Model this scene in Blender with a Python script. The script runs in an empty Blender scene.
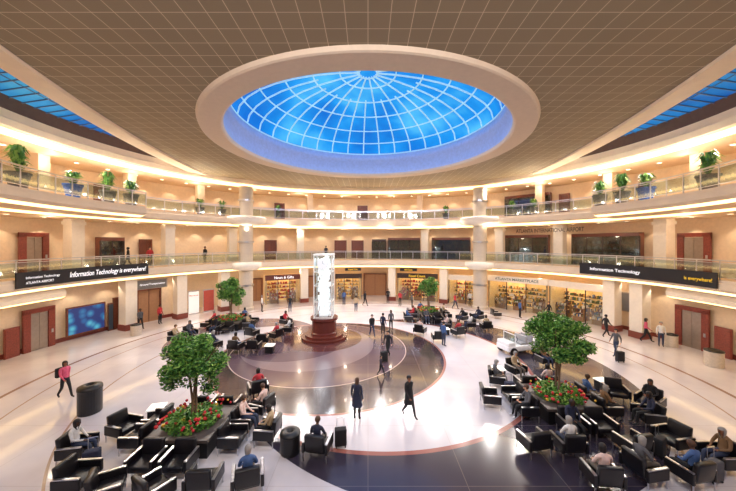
import bpy, bmesh, math, random
from mathutils import Vector, Matrix
random.seed(7)
S=bpy.context.scene
COL=S.collection
CAMZ=7.3; F=300.0; HY=243.0; CX=368.0
CY=18.5; PI=math.pi
try:
    S.view_settings.view_transform='Standard'
except Exception: pass

# ------------------------------------------------------------------ helpers
def lin(c):
    o=[]
    for v in c[:3]:
        v=v/255.0
        o.append(v/12.92 if v<=.04045 else ((v+.055)/1.055)**2.4)
    return (o[0],o[1],o[2],1)
MATS={}
def mat(name,col,rough=.5,metal=0,em=0,noise=.08,scale=5.0,emcol=None):
    if name in MATS: return MATS[name]
    m=bpy.data.materials.new(name); m.use_nodes=True
    nt=m.node_tree; b=nt.nodes['Principled BSDF']
    c=lin(col)
    tc=nt.nodes.new('ShaderNodeTexCoord'); nz=nt.nodes.new('ShaderNodeTexNoise')
    nz.inputs['Scale'].default_value=scale; nz.inputs['Detail'].default_value=3
    nt.links.new(tc.outputs['Object'],nz.inputs['Vector'])
    r=nt.nodes.new('ShaderNodeValToRGB')
    r.color_ramp.elements[0].position=.3; r.color_ramp.elements[1].position=.7
    r.color_ramp.elements[0].color=tuple(max(0,x*(1-noise)) for x in c[:3])+(1,)
    r.color_ramp.elements[1].color=tuple(min(1,x*(1+noise)) for x in c[:3])+(1,)
    nt.links.new(nz.outputs['Fac'],r.inputs['Fac'])
    nt.links.new(r.outputs['Color'],b.inputs['Base Color'])
    b.inputs['Roughness'].default_value=rough; b.inputs['Metallic'].default_value=metal
    if em>0:
        if emcol: b.inputs['Emission Color'].default_value=lin(emcol)
        else: nt.links.new(r.outputs['Color'],b.inputs['Emission Color'])
        b.inputs['Emission Strength'].default_value=em
    MATS[name]=m
    return m
def glassmat(name,tint,alpha=.18,rough=.05,em=0):
    m=bpy.data.materials.new(name); m.use_nodes=True
    nt=m.node_tree; nt.nodes.clear()
    o=nt.nodes.new('ShaderNodeOutputMaterial'); mx=nt.nodes.new('ShaderNodeMixShader')
    t=nt.nodes.new('ShaderNodeBsdfTransparent'); g=nt.nodes.new('ShaderNodeBsdfGlossy')
    t.inputs['Color'].default_value=lin(tint); g.inputs['Roughness'].default_value=rough
    g.inputs['Color'].default_value=(.9,.95,1,1)
    mx.inputs['Fac'].default_value=alpha
    nt.links.new(t.outputs[0],mx.inputs[1]); nt.links.new(g.outputs[0],mx.inputs[2])
    nt.links.new(mx.outputs[0],o.inputs['Surface']); return m

def mesh_from(bm,name,smooth=False):
    me=bpy.data.meshes.new(name)
    bmesh.ops.recalc_face_normals(bm,faces=bm.faces[:])
    if smooth:
        for f in bm.faces: f.smooth=True
    bm.to_mesh(me); bm.free(); return me
def ob(name,me,mats=None,parent=None,loc=(0,0,0),rz=0,rot=None,label=None,cat=None,group=None,kind=None,scale=None):
    o=bpy.data.objects.new(name,me); COL.objects.link(o)
    if mats is not None and me is not None and len(me.materials)==0:
        for m in mats: me.materials.append(m)
    o.location=loc; o.rotation_euler=rot if rot else (0,0,rz)
    if scale: o.scale=scale
    if parent is not None: o.parent=parent
    if label: o['label']=label
    if cat: o['category']=cat
    if group: o['group']=group
    if kind: o['kind']=kind
    return o
def struct(name,me,mats,label=None,parent=None):
    return ob(name,me,mats,kind='structure',label=label,cat='room' if parent is None else None,parent=parent)
def box(bm,cx,cy,cz,sx,sy,sz,mi=0,rz=0,rx=0):
    M=Matrix.Translation((cx,cy,cz))@Matrix.Rotation(rz,4,'Z')@Matrix.Rotation(rx,4,'X')@Matrix.Diagonal((sx,sy,sz,1))
    r=bmesh.ops.create_cube(bm,size=1,matrix=M)
    fs=set()
    for v in r['verts']:
        for f in v.link_faces: fs.add(f)
    for f in fs: f.material_index=mi
    return r['verts']
def bevel(bm,w,seg=2):
    bmesh.ops.bevel(bm,geom=bm.edges[:],offset=w,segments=seg,affect='EDGES',profile=.6)
def lathe(bm,prof,seg=24,cx=0,cy=0,mi=0,closed=False):
    rows=[]
    for r,z in prof:
        if r<1e-5: rows.append([bm.verts.new((cx,cy,z))])
        else: rows.append([bm.verts.new((cx+r*math.cos(2*PI*i/seg),cy+r*math.sin(2*PI*i/seg),z)) for i in range(seg)])
    n=len(rows)
    for j in range(n if closed else n-1):
        A=rows[j];B=rows[(j+1)%n]
        for i in range(seg):
            k=(i+1)%seg
            if len(A)==1 and len(B)==1: continue
            if len(A)==1: f=bm.faces.new((A[0],B[i],B[k]))
            elif len(B)==1: f=bm.faces.new((A[i],A[k],B[0]))
            else: f=bm.faces.new((A[i],A[k],B[k],B[i]))
            f.material_index=mi
def tube(bm,p,q,r,seg=8,r2=None,mi=0):
    p=Vector(p);q=Vector(q);d=q-p
    if d.length<1e-6: return
    r2=r if r2 is None else r2
    z=d.normalized(); x=z.orthogonal().normalized(); y=z.cross(x)
    A=[bm.verts.new(p+(x*math.cos(2*PI*i/seg)+y*math.sin(2*PI*i/seg))*r) for i in range(seg)]
    B=[bm.verts.new(q+(x*math.cos(2*PI*i/seg)+y*math.sin(2*PI*i/seg))*r2) for i in range(seg)]
    for i in range(seg):
        k=(i+1)%seg; f=bm.faces.new((A[i],A[k],B[k],B[i])); f.material_index=mi
    f=bm.faces.new(A[::-1]); f.material_index=mi
    f=bm.faces.new(B); f.material_index=mi
def ep(t,off,z=0): return Vector(((20+off)*math.cos(t),CY+(18.5+off)*math.sin(t),z))
def tpx(px,off=0):
    s=(px-CX)/F; a=20+off;b=18.5+off
    A=s*s/a/a+1/b/b; B=-2*CY/b/b; Cc=CY*CY/b/b-1
    Y=(-B+math.sqrt(max(0,B*B-4*A*Cc)))/2/A; X=s*Y
    t=math.atan2((Y-CY)/b,X/a)
    if t<-PI/2: t+=2*PI
    return t
def sweep(bm,prof,t0,t1,n,mi=0,closed=False,mlist=None):
    rows=[]
    for i in range(n+1):
        t=t0+(t1-t0)*i/n
        rows.append([bm.verts.new(ep(t,o,z)) for o,z in prof])
    m=len(prof)
    for i in range(n):
        for j in range(m if closed else m-1):
            k=(j+1)%m
            f=bm.faces.new((rows[i][j],rows[i][k],rows[i+1][k],rows[i+1][j]))
            f.material_index=mlist[j] if mlist else mi
    if closed:
        bm.faces.new(rows[0]); bm.faces.new(rows[-1][::-1])
def fl(px,py,z=0):
    d=(CAMZ-z)*F/(py-HY); return ((px-CX)/F*d,d)
T0,T1=-.75,PI+.75

# ------------------------------------------------------------------ materials
cream=mat('cream_plaster',(236,216,190),.5,noise=.04,scale=1.5)
creamw=mat('white_plaster',(242,232,216),.5,noise=.03)
ringm=mat('ring_plaster',(216,196,174),.55,noise=.03)
soff=mat('soffit_plaster',(226,200,168),.6,noise=.04)
brown=mat('brown_metal_panel',(104,76,60),.5)
wood=mat('cherry_wood',(112,60,42),.4,noise=.25,scale=8)
redst=mat('red_granite',(132,62,50),.3,noise=.3,scale=20)
stone=mat('grey_stone',(204,190,172),.5,noise=.1,scale=10)
chrome=mat('brushed_chrome',(205,205,210),.28,1)
steel=mat('elevator_steel',(165,152,142),.3,.6)
blk=mat('black_leather',(22,20,24),.35)
blkm=mat('black_metal',(18,18,20),.4)
glow=mat('warm_cove_glow',(255,214,142),.5,em=3.6,noise=.02)
lampm=mat('lamp_glow',(255,230,190),.5,em=6,noise=.01)
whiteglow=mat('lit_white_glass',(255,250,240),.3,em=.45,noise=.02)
gl=glassmat('railing_glass',(222,232,230),.10)
shopgl=glassmat('shop_glass',(240,240,236),.07)
signblk=mat('sign_black',(18,20,34),.4)
textw=mat('sign_white_text',(245,245,250),.5,em=.8,noise=.01)
texty=mat('sign_yellow_text',(235,190,40),.5,em=.6,noise=.01)
hallmat=mat('hall_glow_panel',(150,106,72),.6,em=.2)  # flat panel; the hall's dim warm light is put into its emission

# floor
def floor_material():
    m=bpy.data.materials.new('terrazzo_floor'); m.use_nodes=True
    nt=m.node_tree; L=nt.links; b=nt.nodes['Principled BSDF']
    tc=nt.nodes.new('ShaderNodeTexCoord')
    def dist(cx,cy):
        n=nt.nodes.new('ShaderNodeVectorMath'); n.operation='DISTANCE'
        L.new(tc.outputs['Object'],n.inputs[0]); n.inputs[1].default_value=(cx,cy,0); return n.outputs['Value']
    def math_(op,a,b_,c=None):
        n=nt.nodes.new('ShaderNodeMath'); n.operation=op
        for i,v in enumerate((a,b_,c)):
            if v is None: continue
            if isinstance(v,(int,float)): n.inputs[i].default_value=v
            else: L.new(v,n.inputs[i])
        return n.outputs[0]
    def inside(cx,cy,r): return math_('LESS_THAN',dist(cx,cy),r)
    def outside(cx,cy,r): return math_('GREATER_THAN',dist(cx,cy),r)
    def ring(cx,cy,r,w): return math_('COMPARE',dist(cx,cy),r,w)
    nz=nt.nodes.new('ShaderNodeTexNoise'); nz.inputs['Scale'].default_value=.35; nz.inputs['Detail'].default_value=6
    L.new(tc.outputs['Object'],nz.inputs['Vector'])
    rp=nt.nodes.new('ShaderNodeValToRGB'); rp.color_ramp.elements[0].color=lin((204,198,204)); rp.color_ramp.elements[1].color=lin((226,220,222))
    rp.color_ramp.elements[0].position=.35; rp.color_ramp.elements[1].position=.65
    L.new(nz.outputs['Fac'],rp.inputs['Fac'])
    cur=rp.outputs['Color']
    def layer(mask,col,cur):
        n=nt.nodes.new('ShaderNodeMix'); n.data_type='RGBA'
        L.new(mask,n.inputs[0]); L.new(cur,n.inputs[6]); n.inputs[7].default_value=lin(col); return n.outputs[2]
    mul=lambda a,c: math_('MULTIPLY',a,c)
    plum=(58,52,66); mauve=(120,106,114); line=(200,176,166)
    cur=layer(ring(0,18.5,17.9,.10),(150,120,104),cur)
    cur=layer(ring(0,18.5,16.4,.04),(176,150,132),cur)
    cur=layer(ring(0,18.5,13.6,.04),(176,150,132),cur)
    cur=layer(mul(inside(3.7,18.3,10.4),outside(.6,19.3,8.9)),plum,cur)
    cur=layer(mul(ring(.6,19.3,8.9,.10),inside(3.7,18.3,10.4)),(160,100,90),cur)
    cur=layer(mul(inside(-9.5,23.5,5.5),outside(-7.3,21.0,5.4)),mauve,cur)
    cur=layer(inside(-2.4,20,7.3),(60,44,52),cur)
    cur=layer(inside(-3.3,21.0,5.9),(98,78,86),cur)
    cur=layer(ring(-3.3,21.0,5.9,.03),line,cur)
    cur=layer(mul(inside(-4.2,21.6,4.6),outside(-5.6,22.3,3.9)),(128,110,114),cur)
    cur=layer(inside(-3.4,23.0,2.9),(88,50,50),cur)
    cur=layer(ring(-2.4,20,7.3,.07),(170,120,110),cur)
    sp=nt.nodes.new('ShaderNodeSeparateXYZ'); L.new(tc.outputs['Object'],sp.inputs[0])
    def joint(o):
        a=math_('PINGPONG',o,1.5); return math_('LESS_THAN',a,.012)
    j=math_('MAXIMUM',joint(sp.outputs[0]),joint(sp.outputs[1]))
    n=nt.nodes.new('ShaderNodeMix'); n.data_type='RGBA'; L.new(math_('MULTIPLY',j,.25),n.inputs[0]); L.new(cur,n.inputs[6]); n.inputs[7].default_value=lin((160,142,134))
    L.new(n.outputs[2],b.inputs['Base Color'])
    b.inputs['Roughness'].default_value=.18
    b.inputs['Coat Weight'].default_value=.35; b.inputs['Coat Roughness'].default_value=.05
    return m
bm=bmesh.new(); box(bm,0,18.5,-.1,60,56,.2); fo=struct('floor',mesh_from(bm,'floor'),[floor_material()],'polished cream terrazzo floor with plum circles')

# ceiling
def ceil_material():
    m=bpy.data.materials.new('ceiling_tiles'); m.use_nodes=True
    nt=m.node_tree; L=nt.links; b=nt.nodes['Principled BSDF']
    tc=nt.nodes.new('ShaderNodeTexCoord'); br=nt.nodes.new('ShaderNodeTexBrick')
    L.new(tc.outputs['Object'],br.inputs['Vector'])
    br.offset=0; br.squash=1
    br.inputs['Scale'].default_value=1; br.inputs['Brick Width'].default_value=.68; br.inputs['Row Height'].default_value=.68
    br.inputs['Mortar Size'].default_value=.014; br.inputs['Mortar Smooth'].default_value=.3
    br.inputs['Color1'].default_value=lin((142,126,100)); br.inputs['Color2'].default_value=lin((149,132,105)); br.inputs['Mortar'].default_value=lin((216,196,164))
    L.new(br.outputs['Color'],b.inputs['Base Color']); b.inputs['Roughness'].default_value=.6
    return m
RC=20.5; ZC=14.1; RW=1.15
def rim(y): return 12.6+.256*(y-10.3)-.00773*(y-10.3)*(y-18.5)
def inreg(x,y,w):
    if y<-4.6: return False
    if y>16 and (x/20.3)**2+((y-CY)/18.8)**2>1: return False
    return abs(x)<rim(y)+w
def bound(a,w):
    lo,hi=8,40
    for _ in range(30):
        mid=(lo+hi)/2
        if inreg(mid*math.cos(a),RC+mid*math.sin(a),w): lo=mid
        else: hi=mid
    return lo
def ringmesh(fin,fout,n=180):
    bm=bmesh.new(); A=[];B=[]
    for i in range(n):
        a=2*PI*i/n; p=fin(a); q=fout(a)
        A.append(bm.verts.new(p)); B.append(bm.verts.new(q))
    for i in range(n):
        k=(i+1)%n; bm.faces.new((A[i],A[k],B[k],B[i]))
    return bm
pt=lambda a,r,z:(r*math.cos(a),RC+r*math.sin(a),z)
bm=ringmesh(lambda a:pt(a,10.1,ZC),lambda a:pt(a,bound(a,0),ZC),240)
ceil=struct('ceiling',mesh_from(bm,'ceiling'),[ceil_material()],'brown square ceiling tiles with pale joints')
bm=bmesh.new(); n=240; rows=[]
for i in range(n):
    a=2*PI*i/n; r0=bound(a,0); r1=bound(a,RW)
    rows.append([bm.verts.new(pt(a,r0-.02,ZC-.02)),bm.verts.new(pt(a,r0+.02,ZC-.14)),bm.verts.new(pt(a,max(r1,r0+.1),ZC-.08)),bm.verts.new(pt(a,max(r1,r0+.1),16.2))])
for i in range(n):
    for j in range(3): bm.faces.new((rows[i][j],rows[i][j+1],rows[(i+1)%n][j+1],rows[(i+1)%n][j]))
struct('trim_1',mesh_from(bm,'trim'),[cream],'cream plaster rim around the tiled ceiling')
bm=bmesh.new(); lathe(bm,[(10.25,ZC+.05),(10.18,ZC-.16),(10.1,ZC-.2),(9.05,ZC-.22),(8.95,ZC-.16),(8.9,ZC)],128,0,RC)
struct('trim_2',mesh_from(bm,'trim'),[ringm],'broad cream plaster ring around the skylight')
bm=bmesh.new(); lathe(bm,[(8.9,ZC),(8.9,15.2),(8.75,15.3),(8.75,16.0),(9.1,16.0)],128,0,RC)
struct('trim_3',mesh_from(bm,'trim',True),[mat('well_blue_cast',(170,190,235),.5)],'inner well of the skylight with blue light tinted in')  # cream wall coloured pale blue; the skylight's blue light is in the colour
def domeglass(nm,st):
    m=bpy.data.materials.new(nm); m.use_nodes=True
    nt=m.node_tree; L=nt.links; b=nt.nodes['Principled BSDF']
    tc=nt.nodes.new('ShaderNodeTexCoord'); nz=nt.nodes.new('ShaderNodeTexNoise'); nz.inputs['Scale'].default_value=.2; nz.inputs['Detail'].default_value=4
    L.new(tc.outputs['Object'],nz.inputs['Vector'])
    r=nt.nodes.new('ShaderNodeValToRGB')
    r.color_ramp.elements[0].position=.36; r.color_ramp.elements[0].color=lin((4,106,206))
    r.color_ramp.elements[1].position=.68; r.color_ramp.elements[1].color=lin((90,200,246))
    e=r.color_ramp.elements.new(.52); e.color=lin((20,148,232))
    L.new(nz.outputs['Fac'],r.inputs['Fac']); L.new(r.outputs['Color'],b.inputs['Emission Color'])
    b.inputs['Emission Strength'].default_value=st; b.inputs['Base Color'].default_value=(.01,.05,.15,1); b.inputs['Roughness'].default_value=.6
    b.inputs['Specular IOR Level'].default_value=.1
    return m
dg=domeglass('dusk_glow_glass',1.0); dg2=domeglass('clerestory_glow_glass',.5)  # dusk sky light put into the panes as emission
def dprof(u):
    a=u*PI/2; return (8.75*math.cos(a)+.01, 16.0+3.0*math.sin(a)**1.0)
def dpt(u,ang,dz=0):
    r,z=dprof(u); return Vector((r*math.cos(ang),RC+r*math.sin(ang),z+dz))
bm=bmesh.new(); lathe(bm,[dprof(i/12) for i in range(12)]+[(0,19.0)],64,0,RC)
win=struct('window_1',mesh_from(bm,'glass',True),[dg],'domed circular skylight with panes glowing dusk blue')
bm=bmesh.new(); NR=36
for k in range(NR):
    a=2*PI*k/NR+.05; us=[0,.12,.25,.38,.5,.62,.74,.86,.96]
    if k%2: us=us[:-2]
    for i in range(len(us)-1): tube(bm,dpt(us[i],a,-.08),dpt(us[i+1],a,-.08),.065,5)
for u in (.0,.2,.38,.56,.72,.86,.95):
    for k in range(64): tube(bm,dpt(u,2*PI*k/64,-.08),dpt(u,2*PI*(k+1)/64,-.08),.055,4)
struct('mullion',mesh_from(bm,'mullion'),[mat('mullion_glow',(170,212,228),.4,em=.42)],parent=win)  # ribs given emission so they glow pale against the panes
k=0
for sgn in (-1,1):
    bm=bmesh.new(); bars=bmesh.new(); prev=None; N=44
    for i in range(N+1):
        y=2+(31.5-2)*i/N
        xi=rim(y)+RW-.05; tt=math.asin(max(-1,min(1,(y-CY)/18.7))); xo=20.2*math.cos(tt)
        xo=max(xo,xi+.02)
        a=bm.verts.new((sgn*xi,y,16.15)); c=bm.verts.new((sgn*xo,y,15.5))
        if prev: bm.faces.new((prev[0],a,c,prev[1]))
        prev=(a,c)
        if xo-xi>.2: tube(bars,(sgn*xi,y,16.07),(sgn*xo,y,15.42),.04,4)
        if i<N:
            y2=2+(31.5-2)*(i+1)/N; x2=rim(y2)+RW-.05
            for f_ in (.33,.66):
                xo2=20.2*math.cos(math.asin(max(-1,min(1,(y2-CY)/18.7))))
                xa=xi+(xo-xi)*f_; xb=x2+(max(xo2,x2)-x2)*f_; zz=16.07-.65*f_
                tube(bars,(sgn*xa,y,zz),(sgn*xb,y2,zz),.03,4)
    w=struct('window_%d'%(2+k),mesh_from(bm,'glass'),[dg2],'curved strip of glowing blue clerestory glazing'); k+=1
    struct('mullion',mesh_from(bars,'mullion'),[mat('mullion_dark',(70,95,130),.4)],parent=w)

# ------------------------------------------------------------------ level fascias and slabs
NS=110
def slab(nm,zf,zb,depth,label,zpar=None):
    bm=bmesh.new()
    pr=[(0,zf),(0,zf-.18),(-.06,zf-.2),(-.06,zb+.34),(.12,zb+.26),(.12,zb+.2),(.55,zb),(depth,zb),(depth,zf)]
    sweep(bm,pr,T0,T1,NS,closed=True,mlist=[0,0,0,0,0,1,2,2,2])
    return struct(nm,mesh_from(bm,nm),[cream,glow,soff],label)
slab('trim_4',5.2,4.3,5.4,'curved cream balcony slab of the second level')
slab('trim_5',10.1,9.1,5.2,'curved cream balcony slab of the third level')
bm=bmesh.new()
sweep(bm,[(.15,15.5),(.15,14.7),(0,14.65),(0,14.2),(-.08,14.15),(-.08,13.75),(.12,13.65),(.55,13.4),(5.2,13.4),(5.2,13.6),(5.4,15.5)],T0,T1,NS,closed=True,mlist=[1,0,0,0,0,0,2,3,3,3,3])
struct('trim_6',mesh_from(bm,'trim'),[cream,brown,glow,soff],'curved cream and brown fascia under the clerestory')
n=7
for (pa,pb) in ((-60,146),(592,800)):
    t0=tpx(pa,-2.2); t1=tpx(pb,-2.2)
    bm=bmesh.new()
    sweep(bm,[(.0,10.1),(-2.2,10.1),(-2.2,9.9),(-2.28,9.88),(-2.28,9.6),(-2.1,9.5),(-2.0,9.42),(-1.6,9.3),(0,9.2)],t0,t1,30,closed=True,mlist=[0,0,0,0,0,0,1,2,2])
    struct('trim_%d'%n,mesh_from(bm,'trim'),[cream,glow,soff],'projecting curved balcony bay with cream fascia'); n+=1
def wallm(nm,off,z0,z1,m,label,ta=T0,tb=T1,th=.3):
    bm=bmesh.new(); sweep(bm,[(off,z0),(off,z1),(off+th,z1),(off+th,z0)],ta,tb,NS,closed=True)
    struct(nm,mesh_from(bm,nm),[m],label)
wallw=mat('warm_wall',(234,210,178),.6,noise=.05)
WL=tpx(178,3.0); WR=tpx(615,3.0)
wallm('wall_north',5.2,0,4.3,wallw,'curved cream wall behind the shops',WR,WL)
wallm('wall_west',3.0,0,4.3,wallw,'curved cream wall of the elevator lobby',WL,T1,2.4)
wallm('wall_east',3.0,0,4.3,wallw,'curved cream wall of the elevator lobby',T0,WR,2.4)
wallm('wall_north_middle',4.9,5.2,9.1,wallw,'curved warm wall of the second level')
wallm('wall_north_upper',4.9,10.1,13.4,wallw,'curved warm wall of the third level')
bm=bmesh.new(); box(bm,0,-6.2,8,56,.3,16.4); struct('wall_south',mesh_from(bm,'w'),[wallw],'plain cream wall behind the viewer')
for nm,ta_,tb_ in (('baseboard_west',WL,T1),('baseboard_east',T0,WR)):
    bm=bmesh.new(); sweep(bm,[(2.98,0),(2.92,0),(2.92,.3),(2.98,.3)],ta_,tb_,NS,closed=True)
    struct(nm,mesh_from(bm,'b'),[redst],'red granite skirting')

# ------------------------------------------------------------------ railings
def railing(z,off,t0,t1,npan,label,barsonly=False):
    root=ob('balcony_railing',None,label=label,cat='railing',loc=(0,0,0))
    bm=bmesh.new()
    w=.05
    sweep(bm,[(off-w,z+1.06),(off-w,z+1.13),(off+w,z+1.13),(off+w,z+1.06)],t0,t1,npan*3,closed=True)
    ob('handrail',mesh_from(bm,'handrail'),[chrome],root,label='brushed steel handrail')
    for zz in (.12,.95):
        bm=bmesh.new(); sweep(bm,[(off-.02,z+zz),(off-.02,z+zz+.035),(off+.02,z+zz+.035),(off+.02,z+zz)],t0,t1,npan*3,closed=True)
        ob('rail',mesh_from(bm,'rail'),[chrome],root)
    pm=bmesh.new(); box(pm,0,0,.55,.05,.05,1.1); pme=mesh_from(pm,'post')
    for i in range(npan):
        ta=t0+(t1-t0)*i/npan; tb=t0+(t1-t0)*(i+1)/npan; g=(tb-ta)*.03
        bm=bmesh.new(); sweep(bm,[(off-.01,z+.16),(off-.01,z+.94),(off+.01,z+.94),(off+.01,z+.16)],ta+g,tb-g,3,closed=True)
        ob('glass_panel',mesh_from(bm,'gp'),[gl],root)
        ob('post',pme,[chrome],root,loc=ep(ta,off,z),rz=ta)
ta=tpx(146,.1); tb=tpx(592,.1)
railing(5.2,.12,T0+.4,T1-.4,56,'glass and steel balustrade of the second level')
railing(10.1,.12,tb,ta,30,'glass and steel balustrade of the third level')
railing(10.1,-2.1,tpx(800,-2.1),tpx(592,-2.1),12,'glass balustrade on the curved balcony bay')
railing(10.1,-2.1,tpx(146,-2.1),tpx(-60,-2.1),12,'glass balustrade on the curved balcony bay')

# ------------------------------------------------------------------ lights
def light(kind,loc,e,col=(1,.80,.58),size=.1,spot=None,rot=(0,0,0),blend=.6,name='lamp_light',aim=None):
    l=bpy.data.lights.new(name,kind); l.energy=e*1.14; l.color=col
    if kind=='SPOT': l.spot_size=spot; l.spot_blend=blend; l.shadow_soft_size=size
    elif kind=='POINT': l.shadow_soft_size=size
    elif kind=='AREA': l.size=size
    o=bpy.data.objects.new(name,l); o.location=loc; o.rotation_euler=rot; COL.objects.link(o)
    if aim is not None: o.rotation_euler=(Vector(aim)-Vector(loc)).to_track_quat('-Z','Y').to_euler()
    return o
bm=bmesh.new(); lathe(bm,[(0,-.02),(.13,-.02)],16,mi=0); lathe(bm,[(.13,-.02),(.19,-.03),(.2,.0)],16,mi=1); dl=mesh_from(bm,'dl'); dl.materials.append(lampm); dl.materials.append(chrome)
def downlight(p,lab,grp):
    o=ob('downlight',dl,None,loc=p,label=lab,cat='ceiling light',group=grp)
for zz,off,lab,num in ((13.39,2.6,'round recessed downlight in the third level soffit',34),(9.09,2.4,'round recessed downlight in the second level soffit',34)):
    for i in range(num):
        t=.0-.15+(PI+.3)*(i+.5)/num
        downlight(ep(t,off,zz),lab,'soffit downlights')
for lvl,(zc,off,e,nn) in enumerate(((4.2,2.2,95,34),(9.0,4.2,90,36),(13.3,4.2,75,36))):
    for i in range(nn):
        t=-.3+(PI+.6)*(i+.5)/nn
        light('SPOT',ep(t,off,zc),e,(1,.81,.60),.05,math.radians(92),(0,0,0),.4,'wall_washer')
    for i in range(14):
        t=-.3+(PI+.6)*(i+.5)/14
        light('POINT',ep(t,1.8,zc-.4),40,(1,.83,.63),.15,name='soffit_lamp')
for i in range(22):
    t=-.1+(PI+.2)*i/21
    light('SPOT',ep(t,.2,13.5),1450,(1,.93,.89),.1,math.radians(120),blend=1,name='room_fill_spot',aim=ep(t,-10,0))  # added spots hidden by the glow strip, lighting floor and opposite fascias
for x in (-7,-2.5,2.5,7):
    light('SPOT',(x,2.5,ZC-.3),1500,(1,.92,.87),.4,math.radians(150),blend=1,name='front_fill_spot',aim=(x*1.6,24,2))  # added fill spots above the frame, aimed at the far side
for a in (-PI/2-.5,-PI/2,-PI/2+.5):
    light('SPOT',pt(a,8.4,15.6),1500,(.78,.82,1),.3,math.radians(150),blend=1,name='well_fill_spot',aim=(0,26,4))  # added spots hidden behind the near ring, to brighten floor and well
for i in range(16):
    t=.02+(PI-.04)*i/15
    far=math.sin(t)>.62
    light('SPOT',ep(t,-.4,8.6 if far else 11.4),230 if far else 400,(1,.88,.70),.2,math.radians(150),(PI,0,0),1,'ceiling_fill_spot')  # added upward spots without fixtures, to brighten the ceiling
for i in range(7):
    y=7+i*3.2
    for s in (-1,1):
        light('POINT',(s*(rim(y)+RW+.25),y,15.0),16,(1,.82,.62),.1,name='cornice_fill')  # added points hidden behind the rim, to brighten the brown fascia
w=bpy.data.worlds.new('W'); S.world=w; w.use_nodes=True
w.node_tree.nodes['Background'].inputs[0].default_value=(.03,.16,.6,1); w.node_tree.nodes['Background'].inputs[1].default_value=1

# ------------------------------------------------------------------ columns
OCC=[]
def free(x,y,r,skip=-1):
    for k,(a,b,c) in enumerate(OCC):
        if k!=skip and (a-x)**2+(b-y)**2<(c+r)**2: return False
    return True
def place(x,y,r,maxr=1.8):
    if not free(x,y,r):
        best=None
        for k in range(1,200):
            a=k*2.4; d=.012*k
            if d>maxr: break
            X=x+d*math.cos(a);Y=y+d*math.sin(a)
            if free(X,Y,r): best=(X,Y); break
        if best is None: return None
        x,y=best
    OCC.append((x,y,r)); return x,y
def column(px,off,r,big=True):
    t=tpx(px,off); p=ep(t,off,0); OCC.append((p.x,p.y,1.0))
    root=ob('round_column',None,loc=p,label='large round grey stone column with cream collars',cat='column')
    bm=bmesh.new(); lathe(bm,[(r*1.15,0),(r*1.15,.3),(r,.4),(r,13.4)],32)
    ob('shaft',mesh_from(bm,'shaft',False),[stone],root)
    bm=bmesh.new(); lathe(bm,[(r,9.2),(1.5,9.25),(2.0,9.5),(2.1,9.9),(2.1,10.05),(1.9,10.12),(r,10.12)],40)
    ob('collar',mesh_from(bm,'collar',True),[creamw],root,label='cream balcony collar')
    bm=bmesh.new(); lathe(bm,[(r,4.35),(1.3,4.4),(1.6,4.7),(1.6,5.2),(r,5.25)],40)
    ob('collar',mesh_from(bm,'collar',True),[creamw],root)
    for zz in (2.6,7.3,11.8):
        bm=bmesh.new(); lathe(bm,[(r,zz),(r+.1,zz+.03),(r+.1,zz+.2),(r,zz+.23)],32)
        ob('band',mesh_from(bm,'band'),[chrome],root,label='metal band')
column(246,.3,.72); column(480,.3,.72)
bm=bmesh.new(); box(bm,0,0,1.95,.85,.85,3.9); box(bm,0,0,.15,.95,.95,.3); box(bm,0,0,3.6,.98,.98,.25); pil=mesh_from(bm,'pil')
for px in (74,168,232,300,425,500,560,664):
    t=tpx(px,2.6); ob('square_pillar',pil,[creamw],loc=ep(t,2.6,5.2),rz=t,label='square white plaster pillar on the second level',cat='pillar',group='second level pillars')
bm=bmesh.new(); box(bm,0,0,1.65,.7,.7,3.3); box(bm,0,0,.12,.8,.8,.24); pil2=mesh_from(bm,'pil')
for px in (40,130,200,310,420,540,610,700):
    t=tpx(px,2.8); ob('square_pillar',pil2,[cream],loc=ep(t,2.8,10.1),rz=t,label='square cream pillar on the third level',cat='pillar',group='third level pillars')
bm=bmesh.new(); box(bm,0,0,2.15,.9,.9,4.3); box(bm,0,0,.25,1.0,1.0,.5,1); pil3=mesh_from(bm,'pil'); 
for px in (128,180,224,304,392,444,612,640):
    t=tpx(px,1.6); q=ep(t,1.6,0); OCC.append((q.x,q.y,.7))
    ob('square_pillar',pil3,[creamw,redst],loc=q,rz=t,label='square cream pillar with red granite base beside the shops',cat='pillar',group='ground level pillars')

# ------------------------------------------------------------------ text
def textmesh(s,bold=0,ext=0.0):
    cu=bpy.data.curves.new('t','FONT'); cu.body=s; cu.size=1; cu.offset=bold
    o=bpy.data.objects.new('t',cu); COL.objects.link(o)
    dg_=bpy.context.evaluated_depsgraph_get(); me=bpy.data.meshes.new_from_object(o.evaluated_get(dg_))
    bpy.data.objects.remove(o); return me
def arc_text(s,px0,px1,off,z,h,m,parent,bold=.0,shear=0):
    me=textmesh(s,bold)
    if shear:
        for v in me.vertices: v.co.x+=v.co.y*shear
    xs=[v.co.x for v in me.vertices]; x0,x1=min(xs),max(xs)
    t0=tpx(px0,off); t1=tpx(px1,off)
    for v in me.vertices:
        u=(v.co.x-x0)/(x1-x0); v.co=ep(t0+(t1-t0)*u,off,z+v.co.y*h)
    return ob('lettering',me,[m],parent)
def flat_text(s,W,H,m,parent,loc,bold=0):
    me=textmesh(s,bold); xs=[v.co.x for v in me.vertices]; ys=[v.co.y for v in me.vertices]
    x0,x1,y0,y1=min(xs),max(xs),min(ys),max(ys)
    k=min(W/(x1-x0),H/(y1-y0))
    for v in me.vertices: v.co=Vector(((v.co.x-(x0+x1)/2)*k,0,(v.co.y-(y0+y1)/2)*k))
    return ob('lettering',me,[m],parent,loc=loc)
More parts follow.
